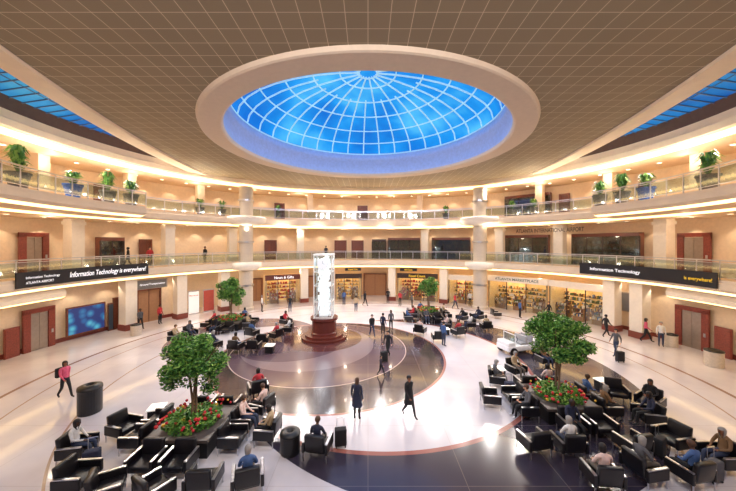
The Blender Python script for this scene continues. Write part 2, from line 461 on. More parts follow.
def banner(px0,px1,z0,z1,label):
    root=ob('banner_sign',None,label=label,cat='sign')
    bm=bmesh.new(); sweep(bm,[(-.16,z0),(-.16,z1),(-.1,z1),(-.1,z0)],tpx(px0,-.1),tpx(px1,-.1),20,closed=True)
    ob('panel',mesh_from(bm,'panel'),[signblk],root); return root
b=banner(15,148,4.7,5.6,'long black banner with white lettering on the balcony fascia')
arc_text('Information Technology is everywhere!',70,146,-.18,5.02,.5,textw,b,.012,.2)
arc_text('Information Technology',26,60,-.18,5.2,.2,textw,b,.005); arc_text('ATLANTA AIRPORT',26,54,-.18,4.9,.2,textw,b,.005)
b=banner(580,718,4.7,5.6,'long black banner with white and yellow lettering on the fascia')
arc_text('Information Technology',590,640,-.18,5.06,.34,textw,b,.008); arc_text('is everywhere!',684,712,-.18,5.04,.3,texty,b,.01)
root=ob('wall_lettering',None,label='raised metal lettering along the upper balcony wall',cat='sign')
arc_text('ATLANTA INTERNATIONAL AIRPORT',516,584,.9,8.35,.55,mat('letter_metal',(60,50,46),.4,.3),root,.012)

# ------------------------------------------------------------------ shops
mcols=(('red',(170,60,50)),('yellow',(205,160,80)),('green',(92,104,60)),('white',(215,205,190)),('blue',(66,84,124)),('brown',(104,66,44)))
merch=[mat('merch_%s'%n,c,.6,em=.12) for n,c in mcols]  # shop light put into the goods as faint emission
merchd=[mat('merchdim_%s'%n,tuple(int(v*.6) for v in c),.6,em=.02) for n,c in mcols]  # darkened copies; the dimmer upper shop light is put into the colour
backm=mat('shop_back_glow',(240,194,126),.6,em=.7,noise=.2,scale=1.2)  # back panel glows itself, standing in for the lit interior
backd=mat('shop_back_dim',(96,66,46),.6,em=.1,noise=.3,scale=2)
shopwall=mat('shop_side_wall',(230,200,150),.6,em=.25)  # interior light put into the side walls as emission
shoplamp=mat('shop_ceiling_lamp',(255,222,160),.6,em=10)
frm=mat('shop_frame',(60,40,30),.4)
shelf_m=mat('shelf_board',(150,114,80),.5)
def chord(px0,px1,off,z):
    a=ep(tpx(px0,off),off,z); b_=ep(tpx(px1,off),off,z); d=b_-a
    return (a+b_)/2,d.length,math.atan2(d.y,d.x)
def goods(bm,x0,x1,y,z,dy,n,hmax,smin=.07,smax=.2):
    x=x0
    while x<x1-.1:
        ww=random.uniform(smin,smax); hh=random.uniform(hmax*.45,hmax)
        if random.random()<.86: box(bm,x+ww/2,y,z+hh/2,ww*.88,dy,hh,random.randrange(n))
        x+=ww
def bigshop(px0,px1,H,sign=None,merchset=(0,1,3,5),label='',signcol=None,txt=None,off=1.9,dep=2.5,shelves=True):
    c,W,ang=chord(px0,px1,off,0)
    root=ob('shop_front',None,loc=c,rz=ang,label=label,cat='shop')
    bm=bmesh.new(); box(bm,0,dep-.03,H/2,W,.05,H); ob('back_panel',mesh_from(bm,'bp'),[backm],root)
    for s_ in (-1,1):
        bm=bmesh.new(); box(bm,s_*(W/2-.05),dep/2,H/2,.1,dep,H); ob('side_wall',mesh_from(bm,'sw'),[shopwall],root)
    bm=bmesh.new(); box(bm,0,dep/2,H+.03,W,dep,.06,0)
    nl=max(2,int(W/1.4))
    for i in range(nl): box(bm,-W/2+W*(i+.5)/nl,dep*.45,H-.02,.5,.9,.04,1)
    ob('shop_ceiling',mesh_from(bm,'sc'),[shopwall,shoplamp],root)
    Hs=.62; bm=bmesh.new(); box(bm,0,-.05,H-Hs/2+.25,W+.2,.16,Hs); ob('sign_board',mesh_from(bm,'sb'),[signcol or creamw],root)
    if sign: flat_text(sign,W*.75,Hs*.5,txt or frm,root,(0,-.14,H-Hs/2+.25),.012)
    for r in range(5):
        bm=bmesh.new(); box(bm,0,dep-.3,.25+r*.45,W-.3,.4,.03); ob('shelf',mesh_from(bm,'sh'),[shelf_m],root)
    bm=bmesh.new(); nmm=len(merchset)
    for r in range(5): goods(bm,-W/2+.25,W/2-.25,dep-.32,.27+r*.45,.22,nmm,.32)
    nd=max(1,int(W/1.5))
    for i in range(nd):
        xc=-W/2+W*(i+.5)/nd; w2=min(.9,W/nd*.6)
        for yy in (.55,1.3):
            for zz in (.45,.85,1.22): goods(bm,xc-w2/2,xc+w2/2,yy,zz,.3,nmm,.28,.06,.14)
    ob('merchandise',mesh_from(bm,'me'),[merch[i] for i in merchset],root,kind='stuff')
    for i in range(nd):
        xc=-W/2+W*(i+.5)/nd; w2=min(.9,W/nd*.6)
        for yy in (.55,1.3):
            bm=bmesh.new()
            for zz in (.42,.82,1.19): box(bm,xc,yy,zz,w2+.06,.42,.04)
            box(bm,xc,yy,.21,w2,.4,.4); box(bm,xc-w2/2,yy,.8,.04,.4,.8); box(bm,xc+w2/2,yy,.8,.04,.4,.8)
            ob('display_rack',mesh_from(bm,'dr'),[shelf_m],root)
    nm=max(3,int(W/1.5)); op=nm//2; Hg=H-.35
    bm=bmesh.new(); box(bm,0,0,Hg/2,.07,.07,Hg); mm=mesh_from(bm,'mu')
    for i in range(nm+1): ob('mullion',mm,[frm],root,loc=(-W/2+W*i/nm,0,0))
    for i in range(nm):
        if i==op: continue
        bm=bmesh.new(); box(bm,-W/2+W*(i+.5)/nm,0,Hg/2,W/nm-.09,.015,Hg-.05); ob('window_pane',mesh_from(bm,'wp'),[shopgl],root)
    return root
def shop(px0,px1,off,z,H,merchset=(0,1,3,5),label='',signcol=None,dep=.7):
    c,W,ang=chord(px0,px1,off,z)
    root=ob('shop_front',None,loc=c,rz=ang,label=label,cat='shop')
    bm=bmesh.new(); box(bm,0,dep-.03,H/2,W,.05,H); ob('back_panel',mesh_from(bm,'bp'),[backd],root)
    bm=bmesh.new()
    box(bm,-W/2+.08,dep/2,H/2,.16,dep,H); box(bm,W/2-.08,dep/2,H/2,.16,dep,H); box(bm,0,dep/2,.03,W,dep,.06)
    box(bm,0,dep/2,H-.05,W,dep,.1)
    ob('frame',mesh_from(bm,'fr'),[wood],root)
    bm=bmesh.new(); Hs=.3
    box(bm,0,-.05,H-Hs/2,W,.12,Hs); ob('sign_board',mesh_from(bm,'sb'),[signcol or wood],root)
    rows=4
    for r in range(rows):
        bm=bmesh.new(); box(bm,0,dep-.25,.5+r*.5,W-.4,.4,.03); ob('shelf',mesh_from(bm,'sh'),[wood],root)
    bm=bmesh.new()
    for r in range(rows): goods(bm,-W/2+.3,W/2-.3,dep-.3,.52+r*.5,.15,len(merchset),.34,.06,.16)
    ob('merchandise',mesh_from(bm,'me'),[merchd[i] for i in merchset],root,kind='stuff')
    nm=max(2,int(W/1.3))
    bm=bmesh.new(); box(bm,0,-.02,(H-Hs)/2,.07,.06,H-Hs); mm=mesh_from(bm,'mu')
    for i in range(nm+1): ob('mullion',mm,[frm],root,loc=(-W/2+W*i/nm,0,0))
    for i in range(nm):
        bm=bmesh.new(); box(bm,-W/2+W*(i+.5)/nm,-.02,(H-Hs)/2,W/nm-.09,.015,H-Hs-.06); ob('window_pane',mesh_from(bm,'wp'),[gl],root)
    return root
bigshop(266,301,3.2,'News & Gifts',(0,1,0,3),'warmly lit gift shop with red and yellow goods',mat('sign_maroon',(96,46,36),.5,em=.08),textw)
bigshop(336,361,3.1,None,(1,5,3),'dark framed lit shop beside the hall opening',frm)
bigshop(398,437,3.2,'Food Court',(0,1,5,0),'warmly lit food shop with red counter',frm,texty)
bigshop(449,474,3.2,None,(2,1,0,3),'lit shop with coloured goods under the balcony')
bigshop(489,547,3.4,'ATLANTA MARKETPLACE',(2,1,3,5),'wide lit store with green and yellow shelves',creamw,mat('sign_teal',(60,90,90),.5))
bigshop(550,606,3.4,None,(2,1,5,3,4),'wide lit store window with packed shelves')
shop(372,386,3.9,5.2,2.6,(1,2,3),'small lit cafe bay on the second level',signcol=frm)
shop(388,420,3.9,5.2,2.8,(2,5,5,2,1),'dark wood restaurant front with green bottles')
shop(432,470,3.9,5.2,2.8,(5,1,5,2),'dark wood restaurant front with amber shelves')
shop(505,548,3.9,5.2,3.0,(5,5,2,0),'dark glazed lounge window on the second level')
shop(572,640,3.9,5.2,3.0,(5,2,5,3),'dark glazed lounge window beside a pillar')
shop(505,550,3.9,10.1,2.6,(5,5,2),'dark glazed lounge window on the third level')
shop(100,124,3.9,5.2,2.6,(5,5,1),'dark wood bay on the second level beside pillar')
def doorway(px0,px1,off,z,H,label,m=hallmat,nm='door'):
    global DN
    c,W,ang=chord(px0,px1,off,z)
    bm=bmesh.new(); box(bm,0,.05,H/2,W,.08,H,0)
    box(bm,-W/2,-.02,H/2,.14,.2,H,1); box(bm,W/2,-.02,H/2,.14,.2,H,1); box(bm,0,-.02,H,W+.14,.2,.14,1); box(bm,0,-.01,H/2,.04,.05,H,1)
    o=ob('door_%d'%DN,mesh_from(bm,'d'),[m,wood],loc=c,rz=ang,kind='structure',label=label,cat='door'); DN+=1
DN=1
doorway(364,386,4.9,0,3.0,'wide hall opening as a warm glowing panel')
doorway(250,262,4.9,0,2.8,'dark framed opening')
doorway(308,330,4.9,0,2.8,'wide hall opening as a warm glowing panel')
doorway(232,243,4.9,0,2.8,'dark framed opening')
doorway(114,124,2.7,0,2.6,'wood framed doorway',wood)
doorway(137,160,2.7,0,3.0,'wide hall opening as a dim glowing panel')
for px in (95,275,358,560,640): doorway(px,px+9,4.7,10.1,2.3,'brown double door on the third level',wood)
for px in (140,265,335,352): doorway(px,px+11,4.7,5.2,2.4,'brown double door on the second level',wood)
def elevator(px0,px1,off,z,label,H=2.5):
    c,W,ang=chord(px0,px1,off,z)
    root=ob('elevator',None,loc=c,rz=ang,label=label,cat='elevator')
    bm=bmesh.new(); box(bm,-W/2-.2,0,H/2+.1,.4,.16,H+.2); box(bm,W/2+.2,0,H/2+.1,.4,.16,H+.2); box(bm,0,0,H+.2,W+.8,.16,.3)
    ob('surround',mesh_from(bm,'s'),[redst],root,label='red granite surround')
    for sx in (-1,1):
        bm=bmesh.new(); box(bm,sx*W/4,.02,H/2+.02,W/2-.02,.06,H); ob('door',mesh_from(bm,'d'),[steel],root,label='brushed steel sliding door')
    bm=bmesh.new(); box(bm,W/2+.2,-.1,1.1,.12,.03,.25); ob('call_button',mesh_from(bm,'c'),[chrome],root)
elevator(30,48,2.7,0,'steel elevator doors in red granite on the ground level')
elevator(682,702,2.7,0,'steel elevator doors in red granite on the ground level')
elevator(26,42,4.6,5.2,'steel elevator doors in red granite on the second level')
elevator(684,704,4.6,5.2,'steel elevator doors in red granite on the second level')
def board(name,px0,px1,off,z0,z1,m,fm,label,cat,txts=()):
    c,W,ang=chord(px0,px1,off,z0); H=z1-z0
    root=ob(name,None,loc=c,rz=ang,label=label,cat=cat)
    bm=bmesh.new(); box(bm,0,0,H/2,W,.12,H); ob('frame',mesh_from(bm,'f'),[fm],root)
    bm=bmesh.new(); box(bm,0,-.07,H/2,W*.92,.02,H*.9); ob('panel',mesh_from(bm,'p'),[m],root)
    for (s,zf,hh,tm) in txts: flat_text(s,W*.8,hh,tm,root,(0,-.09,H*zf),.01)
    return root
board('wall_panel',4,19,2.72,0,1.9,redst,redst,'low red granite wainscot panel','wall panel')
board('wall_panel',715,732,2.72,0,1.9,redst,redst,'low red granite wainscot panel','wall panel')
for k,(pa,pb) in enumerate(((-60,64),(668,790))):
    bm=bmesh.new(); sweep(bm,[(1.2,4.3),(1.0,3.9),(1.05,3.6),(1.5,3.45),(2.9,3.4),(2.9,4.3)],tpx(pa,1.2),tpx(pb,1.2),20,closed=True,mlist=[0,0,1,0,0,0])
    struct('trim_%d'%(11+k),mesh_from(bm,'trim'),[creamw,glow],'rounded cream canopy over the elevator lobby')
def screen_mat():
    m=bpy.data.materials.new('video_screen'); m.use_nodes=True; nt=m.node_tree; b=nt.nodes['Principled BSDF']
    tc=nt.nodes.new('ShaderNodeTexCoord'); v=nt.nodes.new('ShaderNodeTexVoronoi'); v.inputs['Scale'].default_value=1.6
    nt.links.new(tc.outputs['Object'],v.inputs['Vector'])
    r=nt.nodes.new('ShaderNodeValToRGB'); r.color_ramp.elements[0].color=lin((90,200,220)); r.color_ramp.elements[1].color=lin((14,50,120)); r.color_ramp.elements[0].position=.1; r.color_ramp.elements[1].position=.6
    e=r.color_ramp.elements.new(.4); e.color=lin((30,110,170))
    nt.links.new(v.outputs['Distance'],r.inputs['Fac']); nt.links.new(r.outputs['Color'],b.inputs['Emission Color']); b.inputs['Emission Strength'].default_value=.8; b.inputs['Base Color'].default_value=(.02,.02,.03,1)
    return m
board('video_display',66,105,2.5,.35,2.5,screen_mat(),wood,'large glowing blue video display in a wood frame','screen')
board('wall_poster',108,112.5,2.6,.0,2.3,mat('poster_dark',(50,60,70),.4,em=.2),wood,'tall poster in wood frame','poster')
board('hanging_sign',136,167,1.6,3.2,4.0,mat('sign_grey',(105,100,96),.4,em=.2),steel,'grey hanging directional sign with white text','sign',(('Ground Transportation',.5,.3,textw),))
board('wall_poster',188,199,2.3,0,2.4,mat('poster_white',(235,230,225),.4,em=.5),chrome,'white lit poster stand with red header','poster',(('Rewards',.8,.25,merch[0]),))
board('wall_poster',203,214,2.3,0,2.4,mat('poster_red',(170,70,56),.4,em=.2),chrome,'red and white lit poster stand','poster')
board('hanging_sign',345,361,1.0,3.8,4.15,signblk,frm,'dark overhead wayfinding sign with yellow text','sign',(('Baggage Claim',.5,.2,texty),))
board('hanging_sign',400,417,1.0,3.8,4.15,signblk,frm,'dark overhead wayfinding sign with yellow text','sign',(('All Gates',.5,.2,texty),))
board('wall_sign',618,636,2.6,1.6,3.2,mat('sign_grey',(105,100,96),.4,em=.2),steel,'grey metal wall directory board','sign')

# ------------------------------------------------------------------ furniture
def bx(dims,bv=.03,rx=0):
    bm=bmesh.new(); box(bm,*dims,rx=rx); bevel(bm,bv,2); return mesh_from(bm,'part',True)
seat=bx((0,-.02,.36,.66,.7,.18),.04); seat.materials.append(blk)
back=bx((0,.33,.62,.68,.16,.58),.05,rx=-.14); back.materials.append(blk)
arms=[]
for sx in (-1,1):
    bm=bmesh.new(); box(bm,sx*.40,0,.44,.10,.76,.34); bevel(bm,.03); box(bm,sx*.40,0,.625,.075,.72,.03,1); m_=mesh_from(bm,'arm'); m_.materials.append(blk); m_.materials.append(chrome); arms.append(m_)
legs=[]
for sx in (-1,1):
    for sy in (-1,1):
        bm=bmesh.new(); tube(bm,(sx*.40,sy*.34,0),(sx*.40,sy*.34,.62),.022,8); m_=mesh_from(bm,'leg'); m_.materials.append(chrome); legs.append(m_)
def chair(x,y,deg,lab='black leather lounge chair with chrome arms and legs',grp='atrium lounge chairs'):
    r=ob('lounge_chair',None,loc=(x,y,0),rz=math.radians(deg),label=lab,cat='chair',group=grp)
    ob('seat',seat,None,r); ob('backrest',back,None,r)
    for a in arms: ob('armrest',a,None,r)
    for l in legs: ob('leg',l,None,r)
    return r
bm=bmesh.new(); box(bm,0,0,.24,.52,.52,.44); bevel(bm,.02); tb_b=mesh_from(bm,'b'); tb_b.materials.append(blkm)
bm=bmesh.new(); box(bm,0,0,.485,.6,.6,.05); bevel(bm,.012); tb_t=mesh_from(bm,'t'); tb_t.materials.append(whiteglow)
def table(x,y,deg=0):
    r=ob('side_table',None,loc=(x,y,0),rz=math.radians(deg),label='low black side table with glowing white glass top',cat='table',group='lit side tables')
    ob('table_base',tb_b,None,r); ob('table_top',tb_t,None,r)

# ------------------------------------------------------------------ trees
leafm=[mat('leaf_dark',(58,108,46),.5),mat('leaf_mid',(96,150,62),.5),mat('leaf_light',(142,180,84),.5)]
barkm=mat('bark',(120,96,74),.8,noise=.3,scale=30)
flr=[mat('flower_red',(200,42,52),.5,em=.05),mat('flower_yellow',(225,180,60),.5)]
def leafcloud(bm,c,r,n,size):
    for _ in range(n):
        d=Vector((random.gauss(0,1),random.gauss(0,1),random.gauss(0,1))).normalized()
        rr=random.random()**.45
        p=Vector(c)+Vector((d.x*r[0],d.y*r[1],d.z*r[2]))*rr
        u=Vector((random.gauss(0,1),random.gauss(0,1),random.gauss(0,.5))).normalized(); v=u.orthogonal().normalized()
        v=(v*math.cos(1)+u.cross(v)*math.sin(1)*random.choice((-1,1)))
        s=size*random.uniform(.7,1.3)
        vs=[bm.verts.new(p+q) for q in (-u*s,v*s*.45,u*s,-v*s*.45)]
        f=bm.faces.new(vs); f.material_index=0 if rr<.6 else random.choice((0,1,1,2))
def tree(x,y,crownz,rw,rh,nleaf,psize,label,ls=.07):
    r=ob('potted_tree',None,loc=(x,y,0),label=label,cat='tree')
    OCC.append((x,y,psize*1.3))
    bm=bmesh.new(); h=psize
    box(bm,0,0,.3,2*h,2*h,.6,0); box(bm,0,0,.6,2*h+.12,2*h+.12,.1,1); ob('planter',mesh_from(bm,'pl'),[blkm,mat('planter_cap',(90,80,76),.4)],r,label='square dark planter box')
    bm=bmesh.new()
    base=.62
    top=crownz-rh*.45
    for k in range(3):
        a=k*2.1; o=.07
        pts=[Vector((o*math.cos(a)*1.6,o*math.sin(a)*1.6,base)),Vector((o*math.cos(a+.8),o*math.sin(a+.8),(base+top)/2)),Vector((o*2*math.cos(a+1.4),o*2*math.sin(a+1.4),top))]
        tube(bm,pts[0],pts[1],.05,7,.042); tube(bm,pts[1],pts[2],.042,7,.035)
        for j in range(4):
            b2=a+1.4+random.uniform(-1,1); L_=rw*random.uniform(.45,.7)
            tube(bm,pts[2],pts[2]+Vector((L_*math.cos(b2),L_*math.sin(b2),rh*random.uniform(.4,1.0))),.03,5,.012)
    ob('trunk',mesh_from(bm,'tr'),[barkm],r)
    bm=bmesh.new()
    ncl=24
    for k in range(ncl):
        a=k*2.4+random.uniform(-.3,.3); q=math.sqrt((k+.5)/ncl)
        zz=random.uniform(-.85,.6) if q>.55 else random.uniform(.2,.8)
        c=(rw*.78*q*math.cos(a),rw*.78*q*math.sin(a),crownz+rh*zz*(1.1-.35*q))
        leafcloud(bm,c,(rw*.28,rw*.28,rh*.28),nleaf//ncl,ls)
    leafcloud(bm,(0,0,crownz),(rw*.68,rw*.68,rh*.75),nleaf//5,ls)
    ob('foliage',mesh_from(bm,'fo'),leafm,r,kind='stuff')
    bm=bmesh.new(); 
    leafcloud(bm,(0,0,.78),(h*.94,h*.94,.3),int(2000*h),.09)
    for _ in range(int(60*h)):
        px_=random.uniform(-h,h)*.95;py_=random.uniform(-h,h)*.95
        M=Matrix.Translation((px_,py_,random.uniform(.84,1.02)))
        rr=bmesh.ops.create_icosphere(bm,subdivisions=1,radius=random.uniform(.045,.075),matrix=M)
        mi=3 if random.random()<.85 else 4
        for v in rr['verts']:
            for f in v.link_faces: f.material_index=mi
    ob('flower_bed',mesh_from(bm,'fb'),leafm+[flr[0],flr[1]],r,kind='stuff',label='red and yellow flowers with green leaves')
TL=(-6.5,11.2); TR=(8.3,13.1); TFL=(-11.9,26.0); TFR=(5.9,29.2)
tree(*TL,2.85,1.22,1.2,8000,1.05,'round green ficus tree in square planter with red flowers')
tree(*TR,3.2,1.45,1.1,9000,1.05,'wide green ficus tree in square planter with red flowers')
tree(*TFL,3.1,1.3,1.25,4200,1.1,'green ficus tree in planter among lounge chairs',.09)
tree(*TFR,3.1,1.1,.95,3000,1.0,'small green ficus tree in planter near the shops',.09)
OCC.append((-3.4,23.3,2.0)); 
cx_,cy_=fl(518,352); OCC.append((cx_,cy_,1.1)); OCC.append((cx_-.8,cy_-.2,.7)); OCC.append((cx_+.8,cy_+.2,.7))
BX,BY=fl(90,412); OCC.append((BX,BY,.45))

SEATS=[]
def ringchairs(c,half,skip=()):
    k=0
    for side in range(4):
        for j in (-1,1):
            a=side*PI/2
            lx=j*.52; ly=-(half+.58)
            X=c[0]+lx*math.cos(a)-ly*math.sin(a); Y=c[1]+lx*math.sin(a)+ly*math.cos(a)
            if k not in skip:
                chair(X,Y,side*90); SEATS.append((X,Y,side*90,len(OCC))); OCC.append((X,Y,.48))
            k+=1
ringchairs(TL,1.12); ringchairs(TR,1.12); ringchairs(TFL,1.17); ringchairs(TFR,1.07)
outer=[(78,459,100),(78,490,95),(124,449,75),(318,455,170),(268,441,-95),(204,492,185),(248,490,200),(262,416,-110),(258,396,-150),(120,489,120),
(497,386,70),(500,405,80),(648,425,-100),(672,449,-80),(704,462,-90),(690,484,190),(602,488,175),(534,452,190),(556,454,180),(628,452,190),(650,410,-60),(628,404,-20),(516,376,20),(545,366,10),
(252,338,160),(262,345,190),(276,340,-120),(288,334,-90),(190,338,60),(200,346,140),(214,350,150),(176,343,90),(236,352,170),(250,352,180),
(446,330,-100),(458,337,200),(470,329,-90),(438,342,180),(462,322,-60),(478,321,-60),(486,331,180),(496,318,90),(408,322,90),(420,335,150),(286,326,60),(160,488,150),(652,474,100)]
for (px,py,dg) in outer:
    X,Y=fl(px,py); q=place(X,Y,.56)
    if q: chair(q[0],q[1],dg); SEATS.append((q[0],q[1],dg,len(OCC)-1))
for (px,py,dg) in ((152,432,15),(240,432,0),(527,390,0),(607,395,10),(264,352,0),(450,335,0),(205,341,0)):
    X,Y=fl(px,py); q=place(X,Y,.45)
    if q: table(q[0],q[1],dg)

# ------------------------------------------------------------------ people
POSES={}
def P_stand():
    j={'pel':(0,0,.95),'wai':(0,.01,1.1),'che':(0,0,1.29),'nb':(0,.01,1.42),'nk':(0,.0,1.5),'jaw':(0,-.02,1.565),'hd':(0,-.01,1.65),'top':(0,.0,1.72)}
    for s,n in ((1,'L'),(-1,'R')):
        j.update({'sh'+n:(.175*s,.01,1.4),'el'+n:(.225*s,.03,1.12),'wr'+n:(.235*s,-.06,.9),'pa'+n:(.235*s,-.09,.825),
        'hi'+n:(.09*s,0,.9),'kn'+n:(.10*s,-.015,.5),'an'+n:(.105*s,.02,.09),'to'+n:(.115*s,-.14,.035)})
    return j
def P_walk():
    j=P_stand()
    j.update({'knL':(.09,-.17,.53),'anL':(.09,-.30,.12),'toL':(.09,-.46,.09),'knR':(-.09,.06,.5),'anR':(-.09,.32,.16),'toR':(-.09,.22,.035),
    'elL':(.22,.12,1.15),'wrL':(.22,.12,.93),'paL':(.215,.1,.86),'elR':(-.22,-.08,1.14),'wrR':(-.2,-.26,.98),'paR':(-.19,-.32,.94)})
    return j
def P_sit(lean=0.06,legs=.0):
    j={'pel':(0,.05,.56),'wai':(0,.09,.7),'che':(0,.11,.9),'nb':(0,.10,1.03),'nk':(0,.07,1.1),'jaw':(0,.03,1.16),'hd':(0,.02,1.25),'top':(0,.04,1.32)}
    for s,n in ((1,'L'),(-1,'R')):
        j.update({'sh'+n:(.17*s,.10,1.01),'el'+n:(.25*s,.0,.77),'wr'+n:(.13*s,-.2,.69),'pa'+n:(.09*s,-.26,.68),
        'hi'+n:(.09*s,.02,.55),'kn'+n:(.12*s,-.42,.53),'an'+n:(.12*s,-.46,.1),'to'+n:(.13*s,-.62,.035)})
    return j
def P_recline():
    j=P_sit()
    j.update({'pel':(0,-.05,.55),'che':(0,.14,.84),'nb':(0,.2,.95),'nk':(0,.22,1.0),'jaw':(0,.2,1.06),'hd':(0,.22,1.14),'top':(0,.25,1.2),
    'shL':(.17,.18,.93),'shR':(-.17,.18,.93),'anL':(.12,-.85,.12),'anR':(.0,-.86,.14),'knL':(.12,-.5,.5),'knR':(-.1,-.5,.5),'toL':(.14,-.95,.24),'toR':(.03,-.95,.27)})
    return j
RAD={'pel':(.15,.11),'wai':(.135,.1),'che':(.16,.11),'nb':(.10,.075),'nk':(.05,.05),'jaw':(.06,.068),'hd':(.082,.095),'top':(.055,.065),
 'sh':(.066,.066),'el':(.046,.046),'wr':(.030,.027),'pa':(.038,.018),'hi':(.095,.095),'kn':(.066,.066),'an':(.045,.046),'to':(.04,.028)}
EDG=[('pel','wai',1),('wai','che',1),('che','nb',1),('nb','nk',0),('nk','jaw',0),('jaw','hd',0),('hd','top',0)]
for n in 'LR': EDG+=[('nb','sh'+n,1),('sh'+n,'el'+n,1),('el'+n,'wr'+n,1),('wr'+n,'pa'+n,0),('pel','hi'+n,2),('hi'+n,'kn'+n,2),('kn'+n,'an'+n,2),('an'+n,'to'+n,3)]
skins=[mat('skin_%d'%i,c,.5) for i,c in enumerate(((224,172,140),(150,98,70),(92,60,44)))]
hairm=[mat('hair_dark',(28,20,18),.6),mat('hair_brown',(80,52,34),.6),mat('hair_grey',(150,145,140),.6),mat('hair_blond',(170,130,80),.6)]
facem=mat('face_dark',(60,30,28),.5); shoem=mat('shoe_dark',(30,28,30),.5); shoew=mat('shoe_white',(220,220,220),.5)
cm={}
def cl(c):
    if c not in cm: cm[c]=mat('cloth_%d_%d_%d'%c,c,.8,noise=.12,scale=12)
    return cm[c]
def body(posename):
    if posename in POSES: return POSES[posename]
    j={'stand':P_stand,'walk':P_walk,'sit':P_sit,'recline':P_recline}[posename]()
    names=list(j); idx={n:i for i,n in enumerate(names)}
    verts=[Vector(j[n]) for n in names]; rads=[RAD.get(n) or RAD[n[:2]] for n in names]
    edges=[(idx[a],idx[b]) for a,b,_ in EDG]; segs=[(verts[idx[a]].copy(),verts[idx[b]].copy(),c) for a,b,c in EDG]
    roots=[0]
    for n in 'LR':
        s=1 if n=='L' else -1
        W=Vector(j['wr'+n]);P=Vector(j['pa'+n]); d=(P-W).normalized()
        l=d.cross(Vector((s,0,0))).normalized()
        if posename in('sit','recline'): l=Vector((1,0,0))*s-d*d.dot(Vector((1,0,0))*s); l.normalize()
        bend=d.cross(l).normalized()
        for k,(o,L_) in enumerate(((-.026,.062),(-.009,.075),(.009,.082),(.026,.074))):
            b0=len(verts); p0=P+l*o; 
            verts+= [p0,p0+d*L_*.55+bend*.006,p0+d*L_+bend*.022]; rads+=[(.010,.010),(.009,.009),(.007,.007)]
            edges+=[(b0,b0+1),(b0+1,b0+2)]; roots.append(b0); segs.append((p0,verts[-1],0))
        b0=len(verts); p0=(P+W)/2+l*.02; verts+=[p0,p0+l*.03+d*.03,p0+l*.04+d*.06]; rads+=[(.012,.012),(.011,.011),(.009,.009)]
        edges+=[(b0,b0+1),(b0+1,b0+2)]; roots.append(b0); segs.append((p0,verts[-1],0))
    me=bpy.data.meshes.new('sk'); me.from_pydata(verts,edges,[])
    o=bpy.data.objects.new('sk',me); COL.objects.link(o)
    o.modifiers.new('s','SKIN'); sub=o.modifiers.new('b','SUBSURF'); sub.levels=1
    sv=me.skin_vertices[0].data
    for i,r in enumerate(rads): sv[i].radius=r
    for i in range(len(sv)): sv[i].use_root=(i in roots)
    dgp=bpy.context.evaluated_depsgraph_get(); res=bpy.data.meshes.new_from_object(o.evaluated_get(dgp))
    bpy.data.objects.remove(o)
    while len(res.materials)<5: res.materials.append(facem)
    bm=bmesh.new(); bm.from_mesh(res); hd=Vector(j['hd'])
    for p in bm.faces:
        c=p.calc_center_median(); best=9; bc=0
        for a,b_,cl_ in segs:
            d=b_-a; u=max(0,min(1,(c-a).dot(d)/d.length_squared)); q=(c-(a+d*u)).length
            if cl_ in(1,2): q-=.03
            if q<best: best=q; bc=cl_
        p.material_index=bc; p.smooth=True
    for sx in (-1,1):
        r=bmesh.ops.create_icosphere(bm,subdivisions=1,radius=.012,matrix=Matrix.Translation(hd+Vector((sx*.032,-.083,0))))
        for v in r['verts']:
            for f in v.link_faces: f.material_index=4
        bmesh.ops.create_icosphere(bm,subdivisions=1,radius=.02,matrix=Matrix.Translation(hd+Vector((sx*.083,.01,-.01)))@Matrix.Diagonal((.4,.8,1.3,1)))
    bmesh.ops.create_cone(bm,segments=6,radius1=.016,radius2=.006,depth=.045,matrix=Matrix.Translation(hd+Vector((0,-.098,-.025))))
    r=bmesh.ops.create_cube(bm,size=1,matrix=Matrix.Translation(hd+Vector((0,-.085,-.062)))@Matrix.Diagonal((.045,.012,.01,1)))
    for v in r['verts']:
        for f in v.link_faces: f.material_index=4
    bm.to_mesh(res); bm.free()
    POSES[posename]=(res,hd); return POSES[posename]
hairs={}
def hair(long):
    if long in hairs: return hairs[long]
    bm=bmesh.new(); bmesh.ops.create_uvsphere(bm,u_segments=16,v_segments=12,radius=1)
    for v in bm.verts:
        v.co=Vector((v.co.x*.098,v.co.y*.115+.008,v.co.z*(.108 if v.co.z>0 or not long else .26)+.005))
    dele=[f for f in bm.faces if (f.calc_center_median().y<-.02 and f.calc_center_median().z<.045) or (not long and f.calc_center_median().z<-.06)]
    bmesh.ops.delete(bm,geom=dele,context='FACES')
    hairs[long]=mesh_from(bm,'hair',True); hairs[long].materials.append(hairm[0]); return hairs[long]
def setmats(o,ms):
    for i,m in enumerate(ms):
        o.material_slots[i].link='OBJECT'; o.material_slots[i].material=m
def person(pose,x,y,deg,shirt,pants,label,sk=0,hr=0,long=False,sc=1,z=0,coat=False,white=False):
    me,hd=body(pose)
    o=bpy.data.objects.new('person',me); COL.objects.link(o)
    o.location=(x,y,z); o.rotation_euler=(0,0,math.radians(deg)); o.scale=(sc,sc,sc)
    setmats(o,[skins[sk],cl(shirt),cl(pants),shoew if white else shoem,facem])
    o['label']=label; o['category']='person'
    h=bpy.data.objects.new('hair',hair(long)); COL.objects.link(h); h.parent=o; h.location=hd
    setmats(h,[hairm[hr]])
    if coat:
        bm=bmesh.new(); lathe(bm,[(.165,1.1),(.19,.92),(.23,.6)],16)
        for v in bm.verts: v.co.y*=.85
        c=ob('coat',mesh_from(bm,'coat',True),[cl(shirt)],o,label='long coat skirt')
    return o
